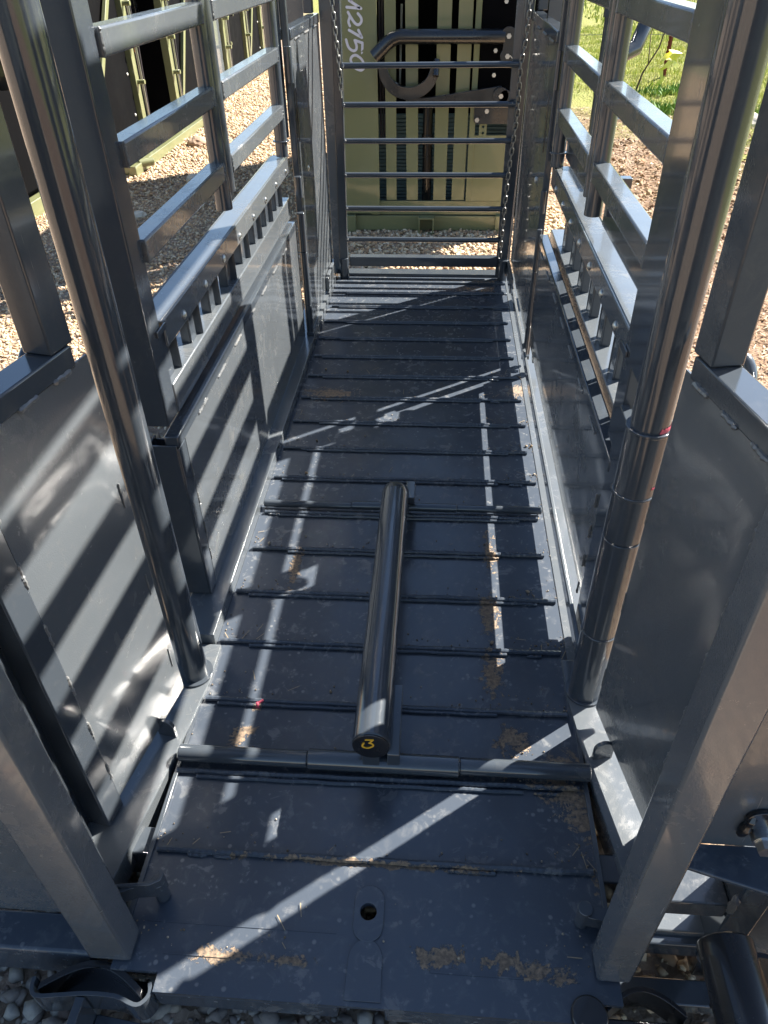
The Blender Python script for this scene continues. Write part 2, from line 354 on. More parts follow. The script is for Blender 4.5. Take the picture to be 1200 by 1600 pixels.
# --- big round corner posts
for s_ in (-1, 1):
    px = XC + s_ * .4155
    b = B(); b.tube([(px, .985, .012), (px, .985, 2.1)], .030, 40); po = b.build('corner_post', M_TUBE, ch, .002)
    if s_ > 0:
        po['label'] = 'right corner post with three stacked sleeves and pink marks'
        for z0, z1, r in ((.012, .20, .0335), (.204, .437, .0335), (.441, .534, .0335), (.538, .655, .0335)):
            b = B(); b.tube([(px, .985, z0), (px, .985, z1)], r, 40); b.build('sleeve', M_TUBE, po, .0012)
        for z in (.657, .536, .202):
            b = B(); b.tube([(px, .985, z - .003), (px, .985, z + .003)], .0358, 40); b.build('collar', M_TUBE, po, .0012)
        for z, h, a0, a1 in ((.664, .008, -75, 0), (.558, .004, -60, -20)):
            b = B(); k = 14
            vs = []
            for i in range(k + 1):
                t = rad(a0 + (a1 - a0) * i / k); hh = h * (.3 + .7 * abs(math.sin(i * 1.7)) ) * (1 if 0 < i < k else .2)
                r0 = .0308 if z > .6 else .0340
                for rr_, zz in ((r0, z - h * .4), (r0 + .0006, z - h * .2), (r0 + .0006, z - h * .2 + hh * .8), (r0, z - h * .1 + hh)): vs.append((px + rr_ * math.cos(t), .985 + rr_ * math.sin(t), zz))
            b.add(vs, [(i * 4 + j, i * 4 + j + 1, i * 4 + j + 5, i * 4 + j + 4) for i in range(k) for j in range(3)])
            b.build('marker_smear', M_PINK, po)
    else:
        po['label'] = 'left corner post, one plain round tube'
    b = B(); b.prism([circ(px, .985, .040, 32)], lambda x, y, d: (x, y, d), .0122, .017); b.build('post_foot', M_TUBE, po, .001)
    # square upright behind the post
    uu, uy = (0, 0) if s_ < 0 else (-.022, -.045)
    b = B(); rbox(b, s_, .440 + uu, (.490 if s_ < 0 else .475) + uu, 1.20 + uy, 1.262 + uy, .50, 1.85); up = b.build('square_upright', M_TUBE, ch, .003)
    b = B(); rbox(b, s_, .446 + uu, .468 + uu, 1.2635 + uy, 1.270 + uy, .70, 1.85); b.build('door_edge_strip', M_TUBE, up, .002)
    b = B(); rbox(b, s_, .436 + uu, .4395 + uu, 1.235 + uy, 1.285 + uy, .672, .684); b.build('latch_tab', M_TUBE, up, .001)
b = B(); b.box(XC + .412, XC + .430, 1.004, 1.1535, .012, .60); b.build('post_shade_plate', M_TUBE, ch, .002)  # plate added to block sun between post and panel
b = B(); b.box(XC + .412, XC + .430, 1.004, 1.153, .68, 1.85); b.box(XC + .412, XC + .430, 1.004, 1.075, .6005, .6795); b.build('post_shade_plate', M_TUBE, ch, .002)  # hidden plates added higher up, leaving a small window for sun
# --- lower side panels
for s_ in (-1, 1):
    u0 = .433 if s_ < 0 else .414; DZ = 0 if s_ < 0 else .016
    lbl = 'left lower side panel striped with rail shadows' if s_ < 0 else 'right lower side panel, dark in its own shade'
    y0, y1 = (1.245, 2.640) if s_ < 0 else (1.175, 2.462)
    b = B()
    if s_ < 0:
        b.sheet((XC - u0, y0, .04), (0, y1 - y0, 0), (0, 0, .415), .003, 40, 14, .0035, 1)
    else:
        b.sheet((XC + u0, y0 - .02, .194), (0, y1 - y0, 0), (0, 0, .275), .002, 40, 10, .0015, 2)
        b.sheet((XC + u0 + .0065, y0 - .02, .106), (0, y1 - y0 + .02, 0), (0, 0, .074), .002, 40, 6, .0008, 3)
    pn = b.build('side_panel', M_GREY, ch, label=lbl)
    b = B(); rbox(b, s_, u0 - .004, u0 + .026, y0 - .04, y1, .448 + DZ, .474 + DZ); b.build('top_tube', M_TUBE, pn, .003)
    sg = XC + s_ * (u0 - .0045)
    beads([((sg, y0 + .1 + q * .17, .446 + DZ), (sg, y0 + .17 + q * .17, .4465 + DZ), .0028, q) for q in range(7)], pn)
    if s_ < 0:        # near end channel of the panel, open at the top
        b = B(); xa, xb = u0 - .003, u0 + .062
        rbox(b, s_, xa, xa + .004, 1.2, 1.2435, .04, .447); rbox(b, s_, xb - .004, xb, 1.2, 1.2435, .04, .455); rbox(b, s_, xa + .004, xb - .004, 1.2, 1.204, .04, .455)
        rbox(b, s_, xa + .004, xb - .004, 1.2395, 1.2435, .04, .447); b.build('end_channel', M_TUBE, pn, .0015)
    b = B(); rbox(b, s_, u0 + .02, u0 + .045, y1 - .03, y1, .04, .447); b.build('stiffener', M_TUBE, pn, .002)
    b = B(); rbox(b, s_, u0 + .02, u0 + .045, y0, y0 + .02, .085, .447); b.build('stiffener', M_TUBE, pn, .002)
    beads([((sg + s_ * .002, y0 + .0015, .11 + q * .08), (sg + s_ * .002, y0 + .0015, .145 + q * .08), .0026, q + 20) for q in range(4)], pn)
    # lower fixed rail with ledge, pickets, bolts, top rail
    X0 = XC if s_ < 0 else XC - .011; ya, yb = (1.285, 2.66) if s_ < 0 else (1.222, 2.47); Z_ = 0 if s_ < 0 else .009
    def rb(b, u0_, u1_, y0_, y1_, z0_, z1_): return b.box(X0 + s_ * u0_, X0 + s_ * u1_, y0_, y1_, z0_ + Z_, z1_ + Z_)
    b = B()
    if s_ < 0: rb(b, .447, .512, ya, yb, .484, .550)
    else: rb(b, .458, .565, ya, yb, .440, .495)
    b.build('lower_side_rail', M_GREY, ch, .003); PZ = .550 if s_ < 0 else .495; LZ = .606 if s_ < 0 else .563
    b = B(); rb(b, .44, .445, ya, yb, .632, .686); rb(b, .445, .497, ya, yb, .681, .686); rb(b, .497, .502, ya, yb, LZ, .686)
    tr = b.build('top_side_rail', M_GREY, ch, .0025)
    for q in range(8):
        y = (1.40 + q * .17) * (1 if s_ < 0 else .968)
        b = B(); b.dome((X0 + s_ * .440, y, .650 + Z_), (-s_, 0, 0), .0085, .006); b.tube([(X0 + s_ * .4395, y, .650 + Z_), (X0 + s_ * .4385, y, .650 + Z_)], .0098, 16); b.build('bolt', M_ZINC, tr)
    for q in range(9):
        y = (1.325 + q * .17) * (1 if s_ < 0 else .968)
        if y > yb - .04: continue
        b = B(); DU = 0 if s_ < 0 else .012; rb(b, .462 + DU, .466 + DU, y - .018, y + .018, PZ, .681); rb(b, .466 + DU, .486 + DU, y - .018, y - .014, PZ, .681); rb(b, .466 + DU, .486 + DU, y + .014, y + .018, PZ, .681)
        b.build('picket', M_TUBE, ch, .001)
        b = B(); rb(b, .451 + 2 * DU, .47 + 2 * DU, y + .034, y + .038, PZ, .681); b.build('picket', M_TUBE, ch, .001)
# --- upper rails and uprights
ZR = [(.804, .845), (.962, 1.002), (1.118, 1.158), (1.275, 1.315), (1.43, 1.47), (1.59, 1.63)]
for s_ in (-1, 1):
    X0 = XC if s_ < 0 else XC - .013; RZ = 0 if s_ < 0 else .014
    K = 1 if s_ < 0 else .967; FY = (2.625, 2.668) if s_ < 0 else (2.455, 2.502)
    for y0, y1 in ((1.263, 1.832), (1.915, FY[0] / K - .015)):
        y0 *= K; y1 *= K
        for z0, z1 in ZR:
            b = B(); b.box(X0 + s_ * .433, X0 + s_ * .472, y0, y1, z0 + RZ, z1 + RZ); o = b.build('side_rail', M_GREY, ch, .004)
            xx = X0 + s_ * .434
            beads([((xx, y0 + .001, z0 + RZ), (xx, y0 + .001, z1 + RZ), .003, 1), ((xx, y1 - .001, z0 + RZ), (xx, y1 - .001, z1 + RZ), .003, 2)], o)
        if s_ > 0:
            b = B(); b.box(X0 + .473, X0 + .478, y0, y1, .726, .802); b.build('outer_shade_bar', M_TUBE, ch, .001)  # unseen bar added behind the rail to narrow the sun strip
    for z0, z1 in ((1.70, 1.80), (1.822, 1.925), (1.948, 2.07)):
        b = B(); b.box(X0 + s_ * .433, X0 + s_ * .472, 1.0, FY[1] + .02, z0, z1); b.build('header_shade_board', M_GREY, ch, .004)  # unseen boards, heights and slits set for the shade they cast
    for y, z0 in ((1.850 * K, .735), (1.897 * K, .765), (FY[0], .69), (FY[1], .74)):
        b = B(); b.tube([(X0 + s_ * .452, y, z0 + RZ * .5), (X0 + s_ * .452, y, 2.10)], .0205, 24); b.build('round_upright', M_TUBE, ch, .001)
    b = B(); b.tube([(X0 + s_ * .452, FY[0], .735), (X0 + s_ * .452, FY[0], .739)], .027, 20); b.build('pin_collar', M_TUBE, ch, .001)
    # hinge column
    hy = 2.672 if s_ < 0 else 2.495
    b = B(); rbox(b, s_, .408, .430, hy, hy + .020, .03, 1.85); hc = b.build('hinge_column', M_TUBE, ch, .004)
    for z0, z1 in ((.05, .16), (.162, .36), (.363, .50), (.55, .62), (.9, 1.0)):
        b = B(); b.tube([(XC + s_ * .412, hy - .015, z0), (XC + s_ * .412, hy - .015, z1)], .0135 if s_ < 0 else .009, 16); b.build('hinge_barrel', M_TUBE, hc, .001)
    b = B(); rbox(b, s_, .398, .425, hy - .03, hy - .012, .0385, .052); b.build('hinge_shoe', M_TUBE, hc, .001)
# --- solid rear panels
for s_ in (-1, 1):
    y0, y1 = (2.70, 3.345) if s_ < 0 else (2.535, 3.345)
    b = B(); b.sheet((XC + s_ * .412, y0, .04 if s_ < 0 else .10), (0, y1 - y0, 0), (0, 0, .985 if s_ < 0 else .925), .003, 26, 36, .006, 5 + s_, 2.0)
    rp = b.build('rear_panel', M_GREY, ch, label='tall rippled rear panel on the ' + ('left, streaked with sun' if s_ < 0 else 'right, in shade'))
    b = B(); rbox(b, s_, .405, .445, y0, y1 - .002, 1.012, 1.042); b.build('top_tube', M_TUBE, rp, .003)
    beads([((XC + s_ * .408, y0 + .08 + q * .2, 1.008), (XC + s_ * .408, y0 + .17 + q * .2, 1.008), .004, q + 40) for q in range(3)], rp)
    b = B(); b.dome((XC + s_ * .409, y0 + .16, .60), (-s_, 0, 0), .011, .007); b.build('bolt', M_ZINC, rp)
    b = B(); rbox(b, s_, .425, .46, 3.31, 3.345, 1.043, 1.85); b.build('corner_upright', M_TUBE, ch, .003)
    b = B(); rbox(b, s_, .35, .412, 3.392, 3.398, .012, 1.85); b.build('rear_jamb', M_GREY, ch, .002)
    b = B(); b.prism([[(0, 0), (.018, .02), (.018, .14), (0, .16)]], lambda y, z, d: (XC + s_ * (.405 - d), y0 - .003 + y, .72 + z), 0, .004); b.build('latch_slot_plate', M_BLACK, rp, .001)
    b = B(); rbox(b, s_, .47, .60 if s_ < 0 else .54, 3.37, 3.374, .98, 1.5); b.build('wing_sheet', M_GREY, ch)
    b = B(); rbox(b, s_, .395, .409, 3.10, 3.34, .0385, .10); b.build('corner_gusset', M_GREY, ch, .002)
b = B(); b.box(.360, .364, 3.405, 3.60, 1.18, 1.85); b.build('wing_sheet', M_GREY, ch)  # unseen plate added to shade the left rear panel
# --- rear ladder gate
rg = bpy.data.objects.new('rear_gate', None); C.objects.link(rg); rg.parent = ch; rg.location = Vector((XC, 3.37, 0)) - ch.location
for xa, xb in ((-.462, -.422), (.276, .316)):
    b = B(); b.bar(((xa + xb) / 2, 3.37, .0), ((xa + xb) / 2 + .03, 3.37, 1.80), .038, .038, (0, 1, 0)); b.build('gate_stile', M_TUBE, rg, .004)
for i, z in enumerate([.183, .318, .457, .591, .726, .865, 1.27, 1.41]):
    sh = z / 1.8 * .03
    b = B(); b.tube([(-.432 + sh, 3.365, z), (.284 + sh, 3.365, z)], .0115, 16); b.build('rung', M_TUBE, rg)
    if i < 6:
        beads([((-.424 + sh, 3.352, z - .006), (-.417 + sh, 3.352, z + .006), .006, i)], rg)
b = B(); b.box(-.415, .272, 3.375, 3.42, .055, .098); b.box(-.43, .30, 3.40, 3.47, -.02, .012); b.build('bottom_beam', M_TUBE, rg, .003)
b = B(); b.tube([(-.44, 3.362, .005), (-.44, 3.362, .10)], .022, 16); b.build('gate_foot', M_TUBE, rg, .002)
b = B(); b.tube([(.30, 3.35, .005), (.30, 3.35, .10)], .020, 16); b.build('gate_foot', M_TUBE, rg, .002)
b = B(); b.box(FX0, FX1, 3.331, 3.40, -.05, -.001); b.box(FX0, FX1, 3.18, 3.21, 0, .006); b.box(FX0, FX1, 3.30, 3.331, .0, .010); b.build('rear_sill', M_DECK, ch, .002)
# --- round outside handles and latch bars
b = B(); b.tube([(.432, 2.62, .715), (.432, 2.20, .715)], .020, 24); b.tube([(.432, 2.62, .745), (.432, 2.45, .745)], .013, 16); b.build('latch_bar', M_TUBE, ch, .001)
b = B(); b.tube([(.62, 3.3, -.1), (.62, 3.3, 1.7)], .032, 20); b.tube([(.62, 3.3, 1.02), (.62, 3.3, 1.12)], .038, 20); b.build('outer_standpipe', M_TUBE, ch, .001)
b = B(); b.tube([(.74, 3.3, 1.8), (.74, 3.3, 1.1), (.735, 3.27, 1.0), (.70, 3.22, .93), (.62, 3.18, .90)], .028, 20); b.build('curved_outer_pipe', M_TUBE, ch)
b = B(); b.tube([(.60, 3.2, .70), (.70, 3.2, .70)], .012, 12); b.box(.70, .705, 3.18, 3.22, .68, .72); b.build('lever_pin', M_ZINC, ch)
b = B(); b.box(.66, .80, 3.3, 3.35, .42, .46); b.build('side_step', M_TUBE, ch, .003)

# --- flared front side panels
FP = [(.4165, .945), (.4690, .664)]
def fl(s_, s, off, z):      # s along the flare from its rear edge, off outward
    a_, b_ = Vector(FP[0]), Vector(FP[1]); d = (b_ - a_).normalized(); n_ = Vector((-d.y, d.x))
    if n_.x < 0: n_ = -n_
    q = a_ + d * s + n_ * off; return (XC + s_ * q.x, q.y, z)
def fbox(b, s_, s0, s1, o0, o1, z0, z1):
    vs = [fl(s_, s, o, z) for z in (z0, z1) for o in (o0, o1) for s in (s0, s1)]
    return b.add(vs, [(0, 2, 3, 1), (4, 5, 7, 6), (0, 1, 5, 4), (2, 6, 7, 3), (0, 4, 6, 2), (1, 3, 7, 5)])
for s_ in (-1, 1):
    p0 = Vector(fl(s_, .030 if s_ > 0 else .016, 0, .035 if s_ < 0 else .05)); p1 = Vector(fl(s_, .27, 0, p0.z)); h = .79 - p0.z
    b = B()
    if s_ < 0: b.sheet(p0, p1 - p0, (0, 0, h), .003, 20, 40, .0045, 11, 4)
    else: b.sheet(p1, p0 - p1, (0, 0, h), .003, 20, 40, .0045, 12, 4)
    fp = b.build('flared_panel', M_GREY, ch, label='flared front panel on the ' + ('left with diagonal shadow bands' if s_ < 0 else 'right, shaded'))
    b = B(); fbox(b, s_, .045, .30, -.002, .045, .785, .818); b.build('top_tube', M_TUBE, fp, .003)
    b = B(); fbox(b, s_, .035, .085, .0, .045, .8185, 1.85); b.build('upper_upright', M_TUBE, fp, .003)
    b = B(); fbox(b, s_, .271, .318, -.004, .045, .0125, 1.85); b.build('front_tube', M_TUBE, fp, .003)
    b = B(); fbox(b, s_, .031, .043, .0035, .035, .05, .785); b.build('edge_flange', M_TUBE, fp, .002)
    beads([(fl(s_, .06 + q * .075, -.002, .786), fl(s_, .10 + q * .075, -.002, .785), .0042, q + 60) for q in range(3)] +
          [(fl(s_, .272, -.003, .10 + q * .115), fl(s_, .272, -.003, .145 + q * .115), .0032, q + 70) for q in range(6)] +
          [(fl(s_, .031, -.0005, .12 + q * .2), fl(s_, .031, -.0005, .17 + q * .2), .0014, q + 90) for q in range(3)], fp)
    # back plate added to block sun between the flared tube and the front post
    b = B(); b.bar(fl(s_, .32, .043, .0), fl(s_, .32, .043, 1.6), .004, .004)
    vs = []
    pA = Vector(fl(s_, .318, .040, 0)); pB = Vector((-.50, .474, 0) if s_ < 0 else (.3235, .494, 0))
    b = B(); b.bar(pA + Vector((0, 0, .81)), pB + Vector((0, 0, .81)), 1.60, .004, (pB - pA).cross(Vector((0, 0, 1)))); b.build('jamb_shade_plate', M_TUBE, ch)
    hx = XC + s_ * .515
    b = B(); xs = 1
    pts = [(XC + s_ * u_, y_, z_) for u_, y_, z_ in ((.452, .936, .80), (.488, .936, .80), (.502, .931, .798), (.507, .915, .785), (.505, .90, .76), (.497, .885, .70))]
    b.tube([(p[0], p[1], p[2]) for p in smoothpts(pts, 3)], .0095, 12); b.build('bent_handle', M_TUBE, ch)
    # round tab standing on the ledge
    b = B(); tp = Vector(fl(s_, .115, -.012, .012)); d = Vector(fl(s_, 1, 0, 0)) - Vector(fl(s_, 0, 0, 0)); d.normalize(); nn = Vector((0, 0, 1)); sdv = d.cross(nn)
    prof = [(-.019, 0), (.019, 0), (.019, .028)] + [(.019 * math.cos(t), .028 + .019 * math.sin(t)) for t in [math.pi * i / 10 for i in range(1, 10)]] + [(-.019, .028)]
    b.prism([prof], lambda p_, q_, dd: tuple(tp + sdv * p_ + nn * q_ + d * dd), -.004, .004); b.build('stop_tab', M_TUBE, ch, .001)
# --- front square posts
for s_, x0, x1, y0, y1 in ((-1, -.512, -.4455, .425, .472), (1, .2735, .325, .444, .492)):
    b = B(); b.box(x0, x1, y0, y1, .005, 1.85); fpst = b.build('front_post', M_GREY, ch, .004, label='square front post on the ' + ('left' if s_ < 0 else 'right'))
    # hinge bracket on inner rear side
    if s_ < 0:
        b = B(); b.tube([(-.425, .527, .003), (-.425, .527, .055)], .012, 16)
        b.prism([[(-.53, .500), (-.43, .512), (-.415, .520), (-.412, .532), (-.42, .54), (-.424, .536), (-.419, .530), (-.421, .523), (-.432, .517), (-.53, .506)]], lambda x, y, d_: (x, y, d_), .03, .072)
        b.prism([[(-.53, .478), (-.428, .520), (-.43, .525), (-.53, .486)]], lambda x, y, d_: (x, y, d_), .03, .066)
        b.build('pin_bracket', M_TUBE, fpst, .001)
    else:
        b = B(); b.tube([(.262, .528, .003), (.262, .528, .05)], .0105, 16); b.tube([(.262, .528, .05), (.262, .528, .056)], .012, 16, True); b.prism([[(.262, .519), (.31, .511), (.31, .535), (.262, .537)]], lambda x, y, d_: (x, y, d_), .015, .045); b.build('pin_bracket', M_TUBE, fpst, .001)

# --- left wing: base beam and flat sheet beside the front post
b = B(); b.box(-1.05, -.514, .432, .492, -.085, .0); b.build('wing_beam', M_DECK, ch, .006)
b = B(); b.sheet((-1.05, .493, .004), (.52, 0, 0), (0, 0, 1.4), .003, 16, 30, .004, 21); b.build('wing_sheet', M_GREY, ch)
# bracket at lower left: bowed strap between two hooked flanges with a web
arch = [(-.580 + .162 * i / 16, .392 + .036 * math.sin(math.pi * i / 16)) for i in range(17)]
b = B(); b.prism([arch + [(x, y - .011) for x, y in arch[::-1]]], lambda x, y, d_: (x, y, d_), -.055, -.006)
ab = b.build('bowed_strap', M_BLACK, ch, .002)
b = B(); b.box(-.575, -.425, .386, .418, -.062, -.054); b.build('strap_floor', M_BLACK, ch)
mid = [(-.588, .398), (-.587, .386), (-.578, .376), (-.545, .379), (-.50, .384), (-.455, .383), (-.425, .374), (-.414, .377), (-.408, .388), (-.412, .400)]
mid = smoothpts(mid, 3); off = []
for i in range(len(mid)):
    p0, p1 = Vector(mid[max(i - 1, 0)]), Vector(mid[min(i + 1, len(mid) - 1)]); d_ = (p1 - p0).normalized(); off.append((mid[i][0] + d_.y * .006, mid[i][1] - d_.x * .006))
b = B(); b.prism([mid + off[::-1]], lambda x, y, d_: (x, y, d_), -.062, -.004); b.build('hooked_flange', M_TUBE, ch, .001)
b = B(); b.prism([[(.376, -.006), (.318, -.006), (.27, -.10), (.376, -.10)]], lambda y, z, d_: (d_, y, z), -.517, -.503); b.build('bracket_web', M_TUBE, ch, .001)
b = B(); b.prism([[(-.502, .376), (-.425, .368), (-.502, .315)]], lambda x, y, d_: (x, y, d_), -.085, -.078); b.build('bracket_web', M_TUBE, ch, .001)

# --- right wing: big sheet, lip, ladder tubes
b = B(); b.sheet((1.0, .540, .25), (-.645, 0, 0), (0, 0, 1.2), .003, 20, 30, .004, 22); ws = b.build('wing_sheet', M_GREY, ch)
b = B(); b.prism([[(.356, .539), (.350, .525), (.362, .505), (.42, .488), (.50, .465), (.8, .42), (.8, .539)]], lambda x, y, d_: (x, y, d_), .243, .251); b.build('folded_lip', M_DECK, ws, .002)
b = B(); b.tube([(.457, .538, .298), (.457, .520, .298)], .014, 20); b.hexa((.457, .520, .298), (0, -1, 0), .0115, .014); b.build('bolt', M_ZINC, ws)
b = B(); b.tube([(.452, .540, .325), (.452, .533, .325)], .021, 20); b.bead((.432, .536, .29), (.44, .536, .335), .008, 3); b.build('bolt_boss', M_BLACK, ws, .001)
b = B()
b.box(.3265, .452, .505, .555, -.04, .0); b.build('ladder_rail', M_TUBE, ch, .003)
b = B(); b.box(.3265, .452, .505, .555, .105, .145)
rt = b.build('ladder_rail', M_TUBE, ch, .003)
b = B(); b.box(.4525, .50, .50, .56, -.10, .244); b.build('ladder_stile', M_TUBE, ch, .003)
beads([((.452, .503, .13), (.452, .503, .18), .006, 5), ((.452, .503, -.04), (.452, .503, .004), .006, 6)], rt)
b = B(); b.sheet((.503, .53, -.09), (.5, -.06, 0), (0, 0, .375), .003, 12, 10, .002, 23); b.build('outer_skirt', M_GREY, ch)
b = B(); b.box(.27, .52, .44, .478, -.085, -.055); b.build('front_foot_rail', M_TUBE, ch, .003)
# black front parts at the lower right corner
b = B(); b.tube([(.407, .432, .20), (.407, .05, .20)], .036, 32); b.box(.40, .414, .30, .36, -.05, .17); hp = b.build('black_head_pipe', M_BLACK, ch, .003)
b = B(); b.sheet((.43, .42, .02), (.16, -.02, 0), (.0, .0, .19), .006, 10, 12, .006, 31); b.build('curved_plate', M_BLACK, hp)
b = B(); b.box(.284, .42, .378, .408, -.07, -.03); b.tube([(.256, .397, -.10), (.256, .397, .012)], .027, 24); b.build('black_cross_link', M_BLACK, ch, .003)
arch = [(.288 + .116 * i / 16, .410 + .030 * math.sin(math.pi * i / 16)) for i in range(17)]
b = B(); b.prism([arch + [(x, y + .008) for x, y in arch[::-1]]], lambda x, y, d_: (x, y, d_), -.07, -.012); b.build('bowed_strap', M_BLACK, ch, .001)

# --- chains on the rear gate
def chain(name, pts, label, ll=.030):
    b = B(); P_ = [Vector(p) for p in pts]; L = [0]
    for i in range(1, len(P_)): L.append(L[-1] + (P_[i] - P_[i - 1]).length)
    n_ = int(L[-1] / (ll * .78))
    def at_(s):
        for i in range(1, len(P_)):
            if s <= L[i] or i == len(P_) - 1: return P_[i - 1].lerp(P_[i], (s - L[i - 1]) / (L[i] - L[i - 1]))
    for i in range(n_):
        p, q = at_(L[-1] * i / n_), at_(L[-1] * (i + 1) / n_); c = (p + q) / 2; d = (q - p).normalized(); sd_ = Vector((1, 0, 0)) if i % 2 else Vector((0, 1, 0))
        sd_ = (sd_ - d * sd_.dot(d)).normalized(); h, r = ll * .5 - .0065, .0065
        loop = [c + d * (h + r * math.sin(t)) + sd_ * (r * math.cos(t)) for t in [math.pi * k / 6 for k in range(7)]] + [c - d * (h + r * math.sin(t)) - sd_ * (r * math.cos(t)) for t in [math.pi * k / 6 for k in range(7)]]
        b.tube(loop, .0024, 6, closed=True)
    return tag(b.build(name, M_ZINCD), label, 'chain')
M_ZINCD = simple('dull_chain_steel', (.22, .22, .21), .4, .8)
chain('chain', [(-.452, 3.33, 1.30), (-.432, 3.335, 1.05), (-.418, 3.335, .87), (-.414, 3.335, .76)], 'short chain hanging loose over the left end of the top visible gate rung')
chain('chain', [(.315, 3.335, 1.30), (.31, 3.335, .95), (.296, 3.335, .86), (.302, 3.34, .70), (.285, 3.33, .50), (.278, 3.32, .30), (.276, 3.315, .12)], 'long chain hanging down beside the right stile of the rear gate')

# ================================================================= BACKGROUND OLIVE CHUTES
def txt(parent):
    Y = 4.452; b = B(); W = .0125
    for st in ([(-.5038, 1.0661), (-.4288, 1.0521), (-.4922, 1.0232), (-.4323, .9892), (-.5058, .9956)],
               smoothpts([(-.4495, .9681), (-.4337, .9499), (-.4343, .9317), (-.4485, .9204), (-.4662, .9275), (-.4845, .9504), (-.4999, .9742)]),
               smoothpts([(-.4999, .9742), (-.4911, .9572), (-.499, .9346), (-.4929, .9163)]),
               [(-.4493, .8975), (-.4324, .8649), (-.4979, .898)],
               [(-.4333, .7967), (-.4304, .8415), (-.4705, .8536)], smoothpts([(-.4705, .8536), (-.4616, .83), (-.4651, .8123), (-.4822, .8077), (-.504, .8233), (-.5151, .8563)]),
               smoothpts([(-.4902, .7515), (-.4952, .7684), (-.4861, .7827), (-.4661, .7874), (-.4412, .7728), (-.4277, .7535), (-.4256, .7317), (-.4402, .7196), (-.4628, .7246), (-.4823, .7369), (-.4902, .7515)])):
        ribbon(b, st, Y, W, .0016)
    b.build('model_lettering', M_WHITE, parent)
og = thing('cattle_chute', 'olive green cattle chute straight ahead beyond the rear gate, its head catch facing us', 'cattle chute', (-.09, 4.47, G))
b = B(); b.sheet((-.60, 4.455, -.01), (.245, 0, 0), (0, 0, 1.95), .003, 8, 30, .003, 41); oo = b.build('front_panel', M_OLIVE, og); txt(oo)
b = B(); b.box(-.405, -.356, 4.459, 4.50, -.02, 1.94); b.build('panel_post', M_OLIVE, og, .003)
b = B(); b.box(-.56, .33, 4.47, 4.53, -.112, -.028); b.build('base_beam', M_OLIVE, og, .003)
for xa, xb in ((-.595, -.50), (.325, .405)):
    b = B(); b.box(xa, xb, 4.44, 4.50, G, -.02); b.build('foot', M_OLIVE, og, .003)
b = B()
for q in ((-.125, -.117, -.13, -.035), (-.043, -.035, -.13, -.035), (-.117, -.043, -.13, -.122), (-.117, -.043, -.043, -.035)): b.box(q[0], q[1], 4.40, 4.469, q[2] + .012, q[3] + .012)
b.build('receiver_tube', M_OLIVE, og, .001)
for xa, xb, xc_, xd in ((-.304, -.252, -.316, -.256), (-.206, -.148, -.195, -.135), (-.051, .013, -.035, .022), (.058, .122, .074, .126)):
    b = B(); b.bar(((xc_ + xd) / 2, 4.475, .06), ((xa + xb) / 2 - (.01 if xa < -.1 else -.01) , 4.475, 1.9), (xb - xa) * 1.14, .006, (0, 1, 0)); b.build('slat', M_OLIVE, og, .001)
b = B(); b.box(-.356, .42, 4.472, 4.482, -.02, .055); b.build('sill_plate', M_OLIVE, og, .001)
b = B(); b.sheet((.168, 4.472, .057), (.25, 0, 0), (0, 0, .345), .004, 6, 6, .001, 42); b.build('lower_panel', M_OLIVE, og)
b = B(); b.bar((.16, 4.478, .057), (.17, 4.478, 1.9), .03, .03, (0, 1, 0)); b.build('slat_frame', M_OLIVE, og, .002)
for x in (.20, .36):
    hs = [circ(x + .022, z, .007, 14) for z in (.415, .445)]
    b = B(); b.prism([[(x, .402), (x + .042, .402), (x + .042, .60), (x, .60)]] + hs, lambda a_, z, d_: (a_, d_, z), 4.468, 4.475); b.build('drilled_post', M_OLIVE, og)
b = B(); b.sheet((.155, 4.485, .47), (.45, 0, 0), (0, 0, 1.4), .01, 6, 10, .0, 43); b.build('head_gate_plate', M_RUBBER_SHADE, og)
b = B(); b.prism([[(.168, .475), (.18, .462), (.415, .462), (.43, .475), (.43, .60), (.168, .60)]], lambda a_, z, d_: (a_, d_, z), 4.45, 4.462); mp_ = b.build('mount_plate', M_BLACK, og, .001)
for x, z in ((.185, .483), (.40, .487), (.235, .525)):
    b = B(); b.hexa((x, 4.449, z), (0, -1, 0), .0125, .01); b.build('bolt', M_ZINC, mp_)
b = B(); b.tube([(.30, 4.40, .868), (-.235, 4.40, .872), (-.27, 4.40, .862), (-.30, 4.40, .842), (-.365, 4.40, .785)], .034, 20); b.build('bent_head_bar', M_BLACK, og)
b = B(); ctr = (-.185, .735); ou = []; in_ = []
for i in range(25):
    t = rad(175 + 190 * i / 24); rx, rz = .158, .145; ou.append((ctr[0] + rx * math.cos(t), ctr[1] + rz * math.sin(t))); in_.append((ctr[0] + (rx - .045) * math.cos(t), ctr[1] + .012 + (rz - .045) * math.sin(t)))
b.prism([ou + in_[::-1]], lambda a_, z, d_: (a_, d_, z), 4.38, 4.43); b.tube([(-.045, 4.36, .70), (-.04, 4.40, .77)], .016, 14); b.build('neck_yoke', M_BLACK, og, .003)
b = B(); b.prism([[(-.20, .592), (-.06, .60), (.30, .65), (.33, .60), (.30, .562), (-.20, .565)]], lambda a_, z, d_: (a_, d_, z), 4.40, 4.43); b.build('yoke_arm', M_BLACK, og, .002)
